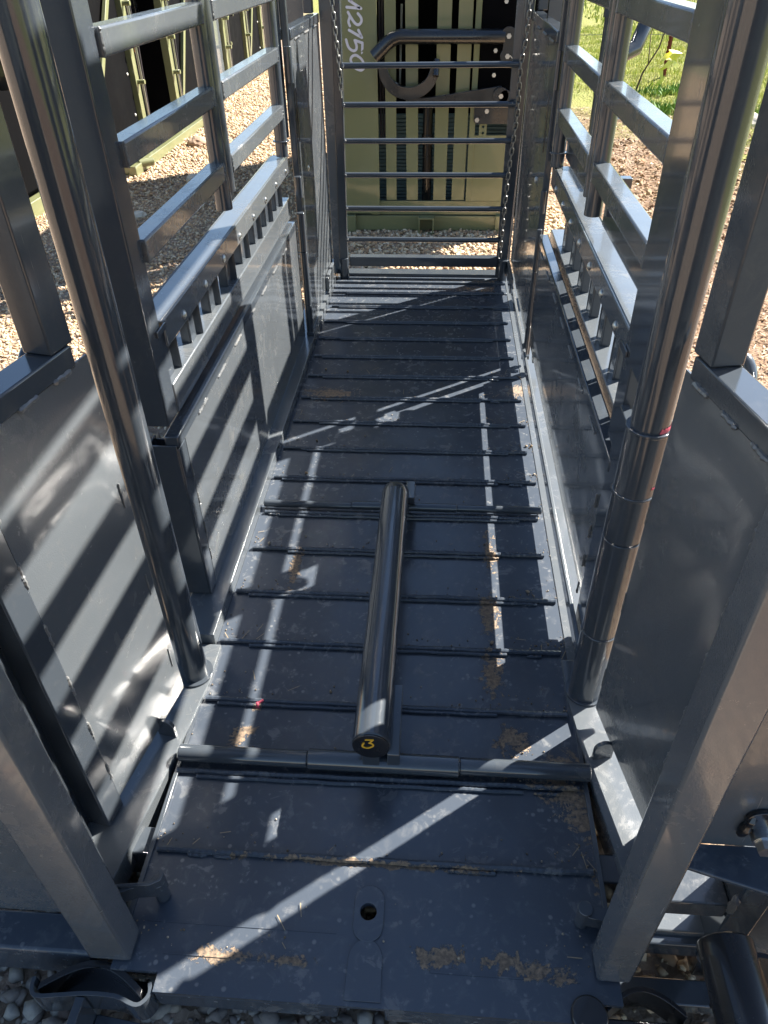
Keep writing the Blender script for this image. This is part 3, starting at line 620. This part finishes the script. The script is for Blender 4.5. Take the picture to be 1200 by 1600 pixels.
for pl in ([(.318, .872, .040), (.318, .785, .036)], [(.30, .607, .040), (.325, .60, .035)]):
    b = B(); y_ = 4.375
    for x, z, r in pl: b.tube([(x, y_, z), (x, y_ + .015, z)], r, 24)
    b.bar((pl[0][0], y_ + .0075, pl[0][1]), (pl[1][0], y_ + .0075, pl[1][1]), .05, .013, (0, 1, 0)); lp = b.build('link_plate', M_BLACK, og, .001)
    for x, z, r in (pl if pl[0][1] > .7 else pl[:1]): b = B(); b.hexa((x, y_, z), (0, -1, 0), .0125, .012); b.build('bolt', M_ZINC, lp)
b = B()
for x, z in ((.262, .800), (.262, .690), (.30, 1.01)): b.hexa((x, 4.48, z), (0, -1, 0), .011, .012)
b.build('bolt', M_ZINC, og); b = B(); b.bar((.33, 4.36, .79), (.375, 4.36, .745), .004, .004); b.build('cotter_pin', M_ZINC, og)
b = B(); b.tube([(-.085, 4.62, -.05), (-.085, 4.62, .52)], .028, 20); b.tube([(-.085, 4.62, .33), (-.085, 4.62, .38)], .035, 20); b.build('standpipe', M_BLACK, og, .002)
for i, x in enumerate((-.345, -.33, -.315)): b = B(); b.tube([(x, 4.52, .35), (x, 4.52, 1.9)], .006, 8); b.build('hydraulic_line', M_HOSE, og)
# body behind: sides, floor, roof rails so the inside is dark
b = B(); b.box(-.60, -.592, 4.50, 6.8, -.05, 1.9); b.box(.50, .508, 4.50, 6.8, -.05, 1.9); b.build('side_wall', M_OLIVE, og)
b = B(); b.box(-.592, .50, 4.54, 6.8, -.06, -.05)
b.build('floor_plate', M_BLACK, og)
for i in range(30):
    pass
b = B()
for i in range(25): b.box(-.592, .50, 4.76, 4.775, -.04 + i * .02, -.026 + i * .02)
b.box(-.592, .50, 4.776, 4.78, -.05, .46)
b.build('ribbed_mat', paint('teal_rubber_mat', (.09, .14, .14), .5, .7, .05, .03, .3, coat=0.), og)
b = B(); b.box(-.592, .50, 6.5, 6.51, -.05, 1.9); b.box(-.60, .508, 5.32, 6.8, 1.9, 1.91); b.box(-.592, .50, 5.3, 5.31, .48, 1.25); b.build('inner_dark_sheet', M_RUBBER_SHADE, og)  # black back, roof and middle sheet stand in for interior shade
b = B(); b.bar((-.20, 4.52, .9), (-.21, 4.56, 1.4), .01, .01); b.bar((-.24, 4.52, .6), (-.23, 4.56, 1.0), .01, .01); b.build('linkage_rod', M_ZINC, og)
b = B(); b.box(-.12, .12, 5.0, 5.04, 1.26, 1.9); b.build('upper_slats', M_OLIVE, og)

# row of olive chutes on the left: front at y0, side facing us at x = xs
def side_chute(xs, y0, y1, label, v=0):
    t = thing('cattle_chute', label, 'cattle chute', (xs - .4, (y0 + y1) / 2, G), 'olive chutes parked in a row on the left')
    b = B(); b.box(xs - .07, xs, y0, y1, G, -.02); b.box(xs - .8, xs - .73, y0, y1, G, -.02); b.box(xs - .73, xs - .07, y0, y0 + .07, G, -.02); b.build('base_frame', M_OLIVE, t, .004)
    b = B(); b.box(xs - .78, xs - .08, y0 + .08, y1, -.02, .0); b.build('floor_plate', M_RUBBER_SHADE, t)
    n_ = 2
    for i in range(n_ + 1):
        y = y0 + (y1 - y0 - .1) * i / n_
        b = B(); b.box(xs - .065, xs, y, y + .09, -.0195, 1.95); po = b.build('side_post', M_OLIVE, t, .004)
        for z in (.35, .62, .9, 1.2): b = B(); b.tube([(xs - .01, y + .045, z), (xs + .06, y + .045, z + .0)], .018, 12); b.build('hinge_peg', M_OLIVE, po)
        b = B(); b.tube([(xs + .01, y + .12, 0), (xs + .01, y + .12, 1.9)], .010, 10); b.build('ram_rod', M_ZINC, t)
        b = B(); b.tube([(xs + .005, y + .15, .0), (xs + .02, y + .155, .6), (xs + .0, y + .15, 1.2), (xs + .02, y + .16, 1.9)], .009, 8); b.build('hydraulic_line', M_HOSE, t)
    for i in range(n_):
        ya = y0 + (y1 - y0 - .1) * i / n_ + .1; yb = y0 + (y1 - y0 - .1) * (i + 1) / n_ - .02
        if (i + v) % 2 == 1:
            b = B(); b.sheet((xs - .045, ya, -.01), (0, yb - ya, 0), (0, 0, 1.7), .006, 14, 14, .02, i + v); pl = b.build('rubber_panel', M_RUBBER_SHADE, t)
            b = B()
            for z in (.12, .42, .72, 1.02, 1.3):
                for yy in (ya + .05, yb - .05): b.dome((xs - .036, yy, z), (1, 0, 0), .012)
            b.build('rivet', M_RIVET, pl)
            b = B(); b.bar((xs - .012, ya + .05, .02), (xs - .012, yb - .1, 1.1), .05, .03, (1, 0, 0)); b.build('brace', M_OLIVE, t, .003)
        else:
            b = B(); b.sheet((xs - .04, ya, .02), (0, yb - ya, 0), (0, 0, .62), .004, 8, 8, .004, i); pl = b.build('drop_panel', M_GREY if v == 1 else M_RUBBER_SHADE, t)
            b = B(); b.box(xs - .04, xs + .005, ya, yb, .66, .72); b.box(xs - .04, xs + .005, ya, yb, .86, .92); b.build('side_rail', M_BLACK if v else M_OLIVE, t, .003)
            for k in range(6):
                b = B(); yy = ya + (yb - ya) * (k + .5) / 6; b.box(xs - .03, xs, yy - .012, yy + .012, .72, .86); b.build('picket', M_BLACK, t)
            b = B(); b.box(xs - .05, xs + .01, ya + .1, ya + .3, 1.1, 1.3); b.box(xs + .0, xs + .06, ya + .15, ya + .19, .6, 1.35); b.build('valve_block', M_BLACK, t, .004)
            b = B()
            for z in (.72, 1.0, 1.14): b.box(xs + .06, xs + .066, ya + .15, ya + .19, z, z + .035)
            b.build('orange_clip', M_ORANGE, t)
            b = B(); b.sheet((xs - .5, ya, 0), (0, yb - ya, 0), (0, 0, 1.5), .004, 2, 2, 0); b.build('far_wall', M_RUBBER_SHADE, t)  # wall coloured black to put interior shade into it
        b = B(); b.box(xs - .055, xs, ya, yb, 1.45, 1.52); b.box(xs - .055, xs, ya, yb, 1.8, 1.86); b.build('top_rail', M_OLIVE, t, .003)
    if v == 0:
        b = B(); b.box(xs + .24, xs + .30, 5.75, 7.9, G, -.05); b.tube([(xs + .27, 5.9, -.06), (xs + .36, 5.98, -.06)], .03, 14); b.box(xs, xs + .24, 5.8, 5.87, G, -.05); b.build('skid', M_OLIVE, t, .004)
    b = B(); b.box(xs - .79, xs - .78, y0 + .05, y1, -.02, 1.9); b.box(xs - .8, xs, y1 - .02, y1, -.02, 1.9); b.build('far_wall', M_RUBBER_SHADE, t)  # outer walls also black, as painted interior shade
    b = B(); b.box(xs - .8, xs - .3, y0 - .012, y0, .0, 1.2); b.build('front_panel', M_OLIVE if v == 0 else M_RUBBER_SHADE, t)
    if v:
        b = B(); b.box(xs - .34, xs - .20, y0 - .10, y0 - .014, .78, 1.0); vb = b.build('valve_block', M_BLACK, t, .005)
        b = B(); b.box(xs - .31, xs - .27, y0 - .09, y0 - .05, .25, .78); b.build('hose_bracket', M_BLACK, t, .003)
        for q, z in ((-.33, .93), (-.22, .95), (-.29, .52)): b = B(); b.box(xs + q, xs + q + .03, y0 - .115, y0 - .101, z, z + .05); b.build('orange_clip', M_ORANGE, vb)
    if v == 0:
        b = B()
        for i in range(22): b.box(xs - .3, xs - .07, y0 - .01, y0 - .004, .03 + i * .022, .04 + i * .022)
        b.build('louvre_sheet', M_OLIVE, t)
    else:
        b = B(); b.box(xs - .3, xs - .07, y0 + .01, y0 + .02, -.02, 1.9); b.build('dark_sheet', M_RUBBER_SHADE, t)
    return t
side_chute(-2.60, 4.45, 7.0, 'nearest olive green chute on the left, with black rubber side panels')
side_chute(-2.47, 7.5, 9.6, 'olive green chute second in the left row, with grey drop panel and black grille', 1)
side_chute(-2.55, 9.85, 12.0, 'farthest olive green chute in the left row', 2)

# ================================================================= GROUND
b = B()
def ground_z(x, y):
    return G
gs = bmesh.new()
me = bpy.data.meshes.new('ground')
xs_ = np.concatenate([-np.geomspace(600, 4, 26), np.linspace(-3.8, 8, 119), np.geomspace(8.3, 600, 26)])
ys_ = np.concatenate([-np.geomspace(600, 2, 22), np.linspace(-1.8, 14, 159), np.geomspace(14.4, 600, 26)])
XX, YY = np.meshgrid(xs_, ys_)
def hgt(x, y):
    z = np.zeros_like(x) + G
    r = np.clip((x - .9) / 1.2, 0, 1)
    z += r * (.018 * np.sin(x * 5.1 + 1.3 * np.sin(y * 3.7)) + .016 * np.sin(y * 7.3 + x * 2.2) + .008 * np.sin(x * 17 + y * 13)) * np.clip(1, 0, 1)
    z += np.clip((x - 2.2) / 10, 0, 1) * .35 * np.clip((y) / 10, 0, 1)
    z += .03 * np.exp(-(((x - 1.95) / .5) ** 2 + ((y - 5.8) / .9) ** 2)) * 3
    z += .006 * np.sin(x * 9.3 + y * 4.1) * np.sin(y * 8.3) * np.clip((np.abs(x + .08) - .6) / .3, 0, 1)
    return z
ZZ = hgt(XX, YY); nx_, ny_ = len(xs_), len(ys_)
vs = np.stack([XX.ravel(), YY.ravel(), ZZ.ravel()], 1)
ii = (np.arange(ny_ - 1)[:, None] * nx_ + np.arange(nx_ - 1)[None]).ravel()
fs = np.stack([ii, ii + 1, ii + nx_ + 1, ii + nx_], 1)
def np_mesh(name, vs, fs, m, kind='stuff', tint=None, label=None, smooth=False):
    me = bpy.data.meshes.new(name); nv, nf, k = len(vs), len(fs), fs.shape[1]
    me.vertices.add(nv); me.vertices.foreach_set('co', vs.astype(np.float32).ravel())
    me.loops.add(nf * k); me.loops.foreach_set('vertex_index', fs.astype(np.int32).ravel())
    me.polygons.add(nf); me.polygons.foreach_set('loop_start', np.arange(0, nf * k, k, dtype=np.int32)); me.polygons.foreach_set('loop_total', np.full(nf, k, dtype=np.int32))
    me.update(calc_edges=True); me.materials.append(m)
    if smooth: me.polygons.foreach_set('use_smooth', np.ones(nf, dtype=bool))
    if tint is not None:
        at = me.color_attributes.new('tint', 'FLOAT_COLOR', 'POINT'); c = np.ones((nv, 4), dtype=np.float32); c[:, :3] = tint; at.data.foreach_set('color', c.ravel())
    o = bpy.data.objects.new(name, me); C.objects.link(o); o['kind'] = kind
    if label: o['label'] = label
    return o
np_mesh('ground', vs, fs, M_GROUND, 'structure', smooth=True)

# stones
t_ = (1 + 5 ** .5) / 2
ico = np.array([(-1, t_, 0), (1, t_, 0), (-1, -t_, 0), (1, -t_, 0), (0, -1, t_), (0, 1, t_), (0, -1, -t_), (0, 1, -t_), (t_, 0, -1), (t_, 0, 1), (-t_, 0, -1), (-t_, 0, 1)]) / 1.9
icf = np.array([(0, 11, 5), (0, 5, 1), (0, 1, 7), (0, 7, 10), (0, 10, 11), (1, 5, 9), (5, 11, 4), (11, 10, 2), (10, 7, 6), (7, 1, 8), (3, 9, 4), (3, 4, 2), (3, 2, 6), (3, 6, 8), (3, 8, 9), (4, 9, 5), (2, 4, 11), (6, 2, 10), (8, 6, 7), (9, 8, 1)])
def scatter_stones(n, area, smin, smax, warm, power=2.2):
    x = rng.uniform(area[0], area[1], n); y = rng.uniform(area[2], area[3], n)
    s = smin + (smax - smin) * rng.random(n) ** power
    sc = s[:, None] * rng.uniform(.55, 1.15, (n, 3)); sc[:, 2] *= (.48 if warm else .7)
    v = ico[None] * (1 + rng.uniform(-.38, .38, (n, 12, 1))) * sc[:, None]
    q = rng.normal(size=(n, 4)); q[:, 1:3] *= .35; q /= np.linalg.norm(q, axis=1)[:, None]; w_, a_, b_, c_ = q.T
    Rm = np.stack([1 - 2 * (b_ ** 2 + c_ ** 2), 2 * (a_ * b_ - c_ * w_), 2 * (a_ * c_ + b_ * w_), 2 * (a_ * b_ + c_ * w_), 1 - 2 * (a_ ** 2 + c_ ** 2), 2 * (b_ * c_ - a_ * w_), 2 * (a_ * c_ - b_ * w_), 2 * (b_ * c_ + a_ * w_), 1 - 2 * (a_ ** 2 + b_ ** 2)], 1).reshape(n, 3, 3)
    v = np.einsum('nij,nkj->nki', Rm, v)
    z = hgt(x, y) + s * rng.uniform(.0, .55, n)
    v += np.stack([x, y, z], 1)[:, None]
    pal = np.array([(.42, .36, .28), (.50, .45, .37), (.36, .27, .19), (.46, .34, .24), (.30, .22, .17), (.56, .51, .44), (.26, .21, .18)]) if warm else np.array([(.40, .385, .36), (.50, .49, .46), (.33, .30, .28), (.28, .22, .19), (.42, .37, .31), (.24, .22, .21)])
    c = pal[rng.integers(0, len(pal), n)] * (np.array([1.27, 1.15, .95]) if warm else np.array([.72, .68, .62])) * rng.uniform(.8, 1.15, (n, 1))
    f = icf[None] + (np.arange(n) * 12)[:, None, None]
    return v.reshape(-1, 3), f.reshape(-1, 3), np.repeat(c, 12, 0)
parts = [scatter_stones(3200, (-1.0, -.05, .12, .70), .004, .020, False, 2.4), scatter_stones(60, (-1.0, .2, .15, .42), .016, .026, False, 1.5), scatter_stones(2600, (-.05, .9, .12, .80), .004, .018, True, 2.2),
         scatter_stones(3000, (-1.9, -.6, .7, 2.2), .005, .018, True),
         scatter_stones(52000, (-3.0, -.65, 2.2, 5.2), .003, .014, True), scatter_stones(46000, (-2.5, -.65, 5.2, 12), .004, .018, True),
         scatter_stones(15000, (-.75, .75, 3.5, 5.0), .005, .020, True), scatter_stones(3500, (.45, 1.7, .8, 4.2), .004, .013, True, 3),
         scatter_stones(2500, (.6, 2.2, 4.2, 8), .005, .02, True, 3)]
o = 0; V_, F_, T_ = [], [], []
for v, f, c in parts: V_.append(v); F_.append(f + o); T_.append(c); o += len(v)
np_mesh('gravel', np.concatenate(V_), np.concatenate(F_), M_STONE, 'stuff', np.concatenate(T_), 'crushed limestone gravel around the chutes')
# single bigger rocks
def rock(x, y, s, label, seed, col=(.45, .40, .33)):
    bm = bmesh.new(); bmesh.ops.create_icosphere(bm, subdivisions=3, radius=1)
    for v in bm.verts:
        d = v.co.copy(); k = 1 + .30 * noise.noise(d * 1.4 + Vector((seed, 0, 0))) + .12 * noise.noise(d * 4 + Vector((0, seed, 0))); v.co = Vector((d.x * s * k * 1.25, d.y * s * k, d.z * s * k * .6))
    me = bpy.data.meshes.new('rock'); bm.to_mesh(me); bm.free(); me.materials.append(simple('rock_face', col, .9, 0, .6, 50))
    o = bpy.data.objects.new('rock', me); C.objects.link(o); o.location = (x, y, float(hgt(np.array([x]), np.array([y]))[0]) + s * .3); o.rotation_euler = (0, 0, seed)
    tag(o, label, 'rock')
rock(-2.13, 6.85, .075, 'brown and pale rock lying on the gravel by the nearest left chute', 1.3, (.28, .19, .13))
rock(-1.82, 5.62, .055, 'flat pale rock alone on the gravel left of the side rails', 2.7, (.55, .50, .42))
rock(-1.93, 4.7, .045, 'small pale rock half hidden under the left side rail', 3.9, (.5, .46, .38))
rock(2.62, 7.45, .16, 'pale flat rock at the foot of the broken stump', 5.1, (.50, .46, .40))
rock(1.25, 5.1, .05, 'small clod of earth on the bare dirt beyond the right rails', 7.7, (.2, .13, .09))

# dry straw and mulch on the right
def slivers(n, area, lmin, lmax, w_, cols, upmax, mask=None):
    x = rng.uniform(area[0], area[1], n); y = rng.uniform(area[2], area[3], n)
    if mask is not None: k = mask(x, y); x, y = x[k], y[k]; n = len(x)
    L = rng.uniform(lmin, lmax, n); th = rng.uniform(0, 2 * np.pi, n); up = rng.uniform(-.02, upmax, n)
    d = np.stack([np.cos(th) * np.cos(up), np.sin(th) * np.cos(up), np.sin(up)], 1); sdv = np.stack([-np.sin(th), np.cos(th), rng.uniform(-.5, .5, n)], 1)
    c = np.stack([x, y, hgt(x, y) + .004 + rng.uniform(0, .008, n)], 1); ww = w_ * rng.uniform(.6, 1.4, (n, 1))
    v = np.stack([c - sdv * ww, c + sdv * ww, c + d * L[:, None] + sdv * ww * .6, c + d * L[:, None] - sdv * ww * .6], 1)
    cols = np.array(cols); t = cols[rng.integers(0, len(cols), n)] * rng.uniform(.7, 1.2, (n, 1))
    return v.reshape(-1, 3), np.arange(n * 4).reshape(-1, 4), np.repeat(t, 4, 0)
straw = [slivers(42000, (.75, 3.2, 1.5, 8.5), .012, .05, .0022, [(.34, .24, .15), (.24, .15, .09), (.42, .32, .2), (.17, .10, .06), (.3, .2, .13)], .35),
         slivers(5000, (.6, 1.6, .6, 2.2), .01, .04, .0016, [(.34, .24, .15), (.24, .15, .09)], .3)]
# grit and straw dropped on the floor plate, gathered against ribs and edges
def on_deck(n, kind):
    x = rng.uniform(FX0 + .01, FX1 - .01, n); k = rng.random(n) < .45; x[k] = np.where(rng.random(k.sum()) < .65, FX1 - rng.random(k.sum()) ** 2 * .12, FX0 + .01 + rng.random(k.sum()) ** 2 * .10)
    y = .604 + .161 * rng.integers(-1, 12, n) + .010 + np.abs(rng.normal(0, .03, n)); y = np.clip(y, .42, 3.2)
    return x, y
n_ = 800; x, y = on_deck(n_, 0); sz = rng.uniform(.0006, .0022, n_) * (1 + 1.2 * (rng.random(n_) > .95))
v = ico[None] * (1 + rng.uniform(-.3, .3, (n_, 12, 1))) * sz[:, None, None] + np.stack([x, y, sz * .7 + .0004], 1)[:, None]
c = np.array([(.26, .20, .14), (.16, .12, .08), (.32, .27, .21)])[rng.integers(0, 3, n_)]
np_mesh('grit', v.reshape(-1, 3), (icf[None] + (np.arange(n_) * 12)[:, None, None]).reshape(-1, 3), M_STONE, 'stuff', np.repeat(c, 12, 0), 'grit dropped on the chute floor')
n_ = 60; x, y = on_deck(n_, 1); th = rng.uniform(0, 6.28, n_); L = rng.uniform(.008, .035, n_)
d_ = np.stack([np.cos(th), np.sin(th), np.zeros(n_)], 1) * L[:, None]; sw = np.stack([-np.sin(th), np.cos(th), np.zeros(n_)], 1) * .0007; c0 = np.stack([x, y, np.full(n_, .0035)], 1)
v = np.stack([c0 - sw, c0 + sw, c0 + d_ + sw, c0 + d_ - sw], 1)
np_mesh('loose_straw', v.reshape(-1, 3), np.arange(n_ * 4).reshape(-1, 4), M_LEAF, 'stuff', np.repeat(np.array([(.30, .23, .14)]), n_ * 4, 0), 'straw bits on the chute floor')
o = 0; V_, F_, T_ = [], [], []
for v, f, c in straw: V_.append(v); F_.append(f + o); T_.append(c); o += len(v)
np_mesh('dry_straw', np.concatenate(V_), np.concatenate(F_), M_LEAF, 'stuff', np.concatenate(T_), 'dry straw and mulch on bare dirt')

# grass: tufts of bent blades
def grass(n, area, hmin, hmax, w_, cols, mask, lean=.5):
    x = rng.uniform(area[0], area[1], n); y = rng.uniform(area[2], area[3], n); k = mask(x, y); x, y = x[k], y[k]; n = len(x)
    hN = hmin + (hmax - hmin) * rng.random(n) ** 1.6; th = rng.uniform(0, 2 * np.pi, n); ph = rng.uniform(0, 2 * np.pi, n)
    ln = rng.uniform(.1, lean, n) * hN; sd_ = np.stack([np.cos(ph), np.sin(ph), np.zeros(n)], 1) * (w_ * rng.uniform(.6, 1.5, n))[:, None]
    ld = np.stack([np.cos(th), np.sin(th), np.zeros(n)], 1) * ln[:, None]; c = np.stack([x, y, hgt(x, y) - .005], 1); zz = np.zeros((n, 3)); zz[:, 2] = hN
    v = np.stack([c - sd_ * .6, c + sd_ * .6, c + sd_ + ld * .35 + zz * .6, c - sd_ + ld * .35 + zz * .6, c + ld + zz, c + ld * 1.02 + zz], 1)
    base = np.arange(n) * 6; f = np.stack([np.stack([base, base + 1, base + 2, base + 3], 1), np.stack([base + 3, base + 2, base + 5, base + 4], 1)], 1).reshape(-1, 4)
    cols = np.array(cols); t = cols[rng.integers(0, len(cols), n)] * rng.uniform(.75, 1.25, (n, 1))
    return v.reshape(-1, 3), f, np.repeat(t, 6, 0)
def gn(x, y): return np.sin(x * 1.7 + 2.1 * np.sin(y * .9)) * .5 + np.sin(y * 2.3 + x * 1.1) * .35 + np.sin(x * 5.1 - y * 3.3) * .2
gm = lambda x, y: (x * .10 + y * .055 + gn(x, y) * .05 + rng.normal(0, .03, len(x))) > .66 - .0 * x
gm2 = lambda x, y: ((x > 1.75 + .25 * gn(x, y)) & (y > 2.2)) & (rng.random(len(x)) < .35)
gr = [grass(150000, (1.2, 9.5, 6.3, 17), .015, .075, .0032, [(.52, .54, .12), (.62, .62, .2), (.24, .33, .05), (.56, .52, .22), (.36, .44, .08)], gm),
      grass(26000, (1.5, 5.5, 2.2, 8.0), .01, .05, .0028, [(.36, .38, .10), (.46, .44, .18), (.20, .28, .05)], gm2),
      grass(9000, (1.9, 4.0, 7.6, 9.6), .03, .12, .007, [(.10, .20, .03), (.16, .28, .05)], lambda x, y: gn(x * 2.3, y * 2.1) > .25, .8),
      grass(60000, (3, 30, 14, 45), .04, .14, .012, [(.42, .46, .09), (.50, .52, .13), (.26, .34, .05)], gm)]
o = 0; V_, F_, T_ = [], [], []
for v, f, c in gr: V_.append(v); F_.append(f + o); T_.append(c); o += len(v)
np_mesh('grass', np.concatenate(V_), np.concatenate(F_), M_LEAF, 'stuff', np.concatenate(T_), 'short bright weedy grass beyond the fence line')

# fence: rusty post with wires
fpx, fpy = 2.66, 10.4; zg = float(hgt(np.array([fpx]), np.array([fpy]))[0])
fe = thing('wire_fence', 'thin wire fence held by one rusty red steel post in the grass', 'fence', (fpx, fpy, zg))
b = B(); b.box(fpx - .022, fpx + .022, fpy, fpy + .006, zg - .05, zg + 1.05); b.box(fpx - .004, fpx + .004, fpy - .03, fpy, zg - .05, zg + 1.05)
for i in range(18): b.box(fpx - .028, fpx - .018, fpy - .004, fpy + .01, zg + .1 + i * .05, zg + .12 + i * .05)
b.build('steel_post', M_RUST, fe)
for h in (.45, .95):
    b = B(); pts = [(fpx - 4 + i * .5, fpy + .003 + (i - 8) * -.10, zg + h + .012 * math.sin(i * 1.9) - .003 * i) for i in range(17)]; b.tube(pts, .003, 6)
    for i in range(40):
        t = i / 39; x = fpx - 4 + t * 8; y_ = fpy + .003 + (t * 16 - 8) * -.10
        b.bar((x - .012, y_, zg + h - .012 - .048 * t), (x + .012, y_, zg + h + .012 - .048 * t), .003, .003)
    b.build('barbed_wire', M_ZINCD, fe)
for h in (.45, .97): b = B(); b.tube([(fpx - .03, fpy - .006, zg + h), (fpx + .03, fpy - .006, zg + h + .008)], .006, 8); b.build('wire_clip', M_ZINC, fe)
# dead branch
b = B(); zb = zg
b.tube([(2.16, 9.6, zb - .1), (2.22, 9.62, zb + .14), (2.36, 9.66, zb + .38), (2.40, 9.68, zb + .55), (2.43, 9.7, zb + .85)], [.012, .010, .008, .006, .003], 8)
b.tube([(2.27, 9.63, zb + .22), (2.24, 9.64, zb + .5), (2.29, 9.65, zb + .8)], [.006, .005, .002], 6); b.tube([(2.38, 9.67, zb + .48), (2.5, 9.68, zb + .7)], [.005, .002], 6)
tag(b.build('dead_branch', M_WOOD), 'thin bare dead branch sticking up in the grass left of the rusty post', 'branch')
# yellow plastic film snagged on the grass
b = B(); rr = random.Random(3); k = 14; vs = []
for i in range(k):
    t = i / (k - 1); x = 2.38 + .16 * t + .03 * math.sin(i * 2.1); y_ = 9.5 + .05 * math.cos(i); z = zb + .03 + .32 * math.sin(t * 2.6) + rr.uniform(-.02, .02)
    for q in (-1, 1): vs.append((x + q * .035 * rr.uniform(.5, 1.4), y_ + q * .02, z + rr.uniform(-.02, .03)))
b.add(vs, [(2 * i, 2 * i + 1, 2 * i + 3, 2 * i + 2) for i in range(k - 1)])
tag(b.build('plastic_scrap', M_PLASTIC), 'crumpled yellow plastic scrap caught in the grass beside the rusty fence post', 'plastic scrap')
# broken stump
b = B(); b.tube([(2.50, 7.35, -.16), (2.53, 7.37, .0), (2.60, 7.42, .22), (2.66, 7.45, .48), (2.70, 7.5, .62)], [.075, .06, .05, .04, .012], 12)
for v_i in range(len(b.v)):
    p = Vector(b.v[v_i]); b.v[v_i] = tuple(p + Vector((1, 1, 0)) * noise.noise(p * 14) * .02)
tag(b.build('stump', M_WOOD), 'dark leaning broken wooden stump at the edge of the grass on the right', 'stump')
# low mound of earth clods
b = B(); rr = random.Random(9)
V_, F_, T_ = [], [], []
v, f, c = scatter_stones(2600, (1.2, 2.6, 4.2, 7.0), .006, .026, True, 2.5); c = c * np.array([.5, .42, .36])
np_mesh('dirt_clods', v, f, M_STONE, 'stuff', c, 'brown clods of loose earth on the bare patch')
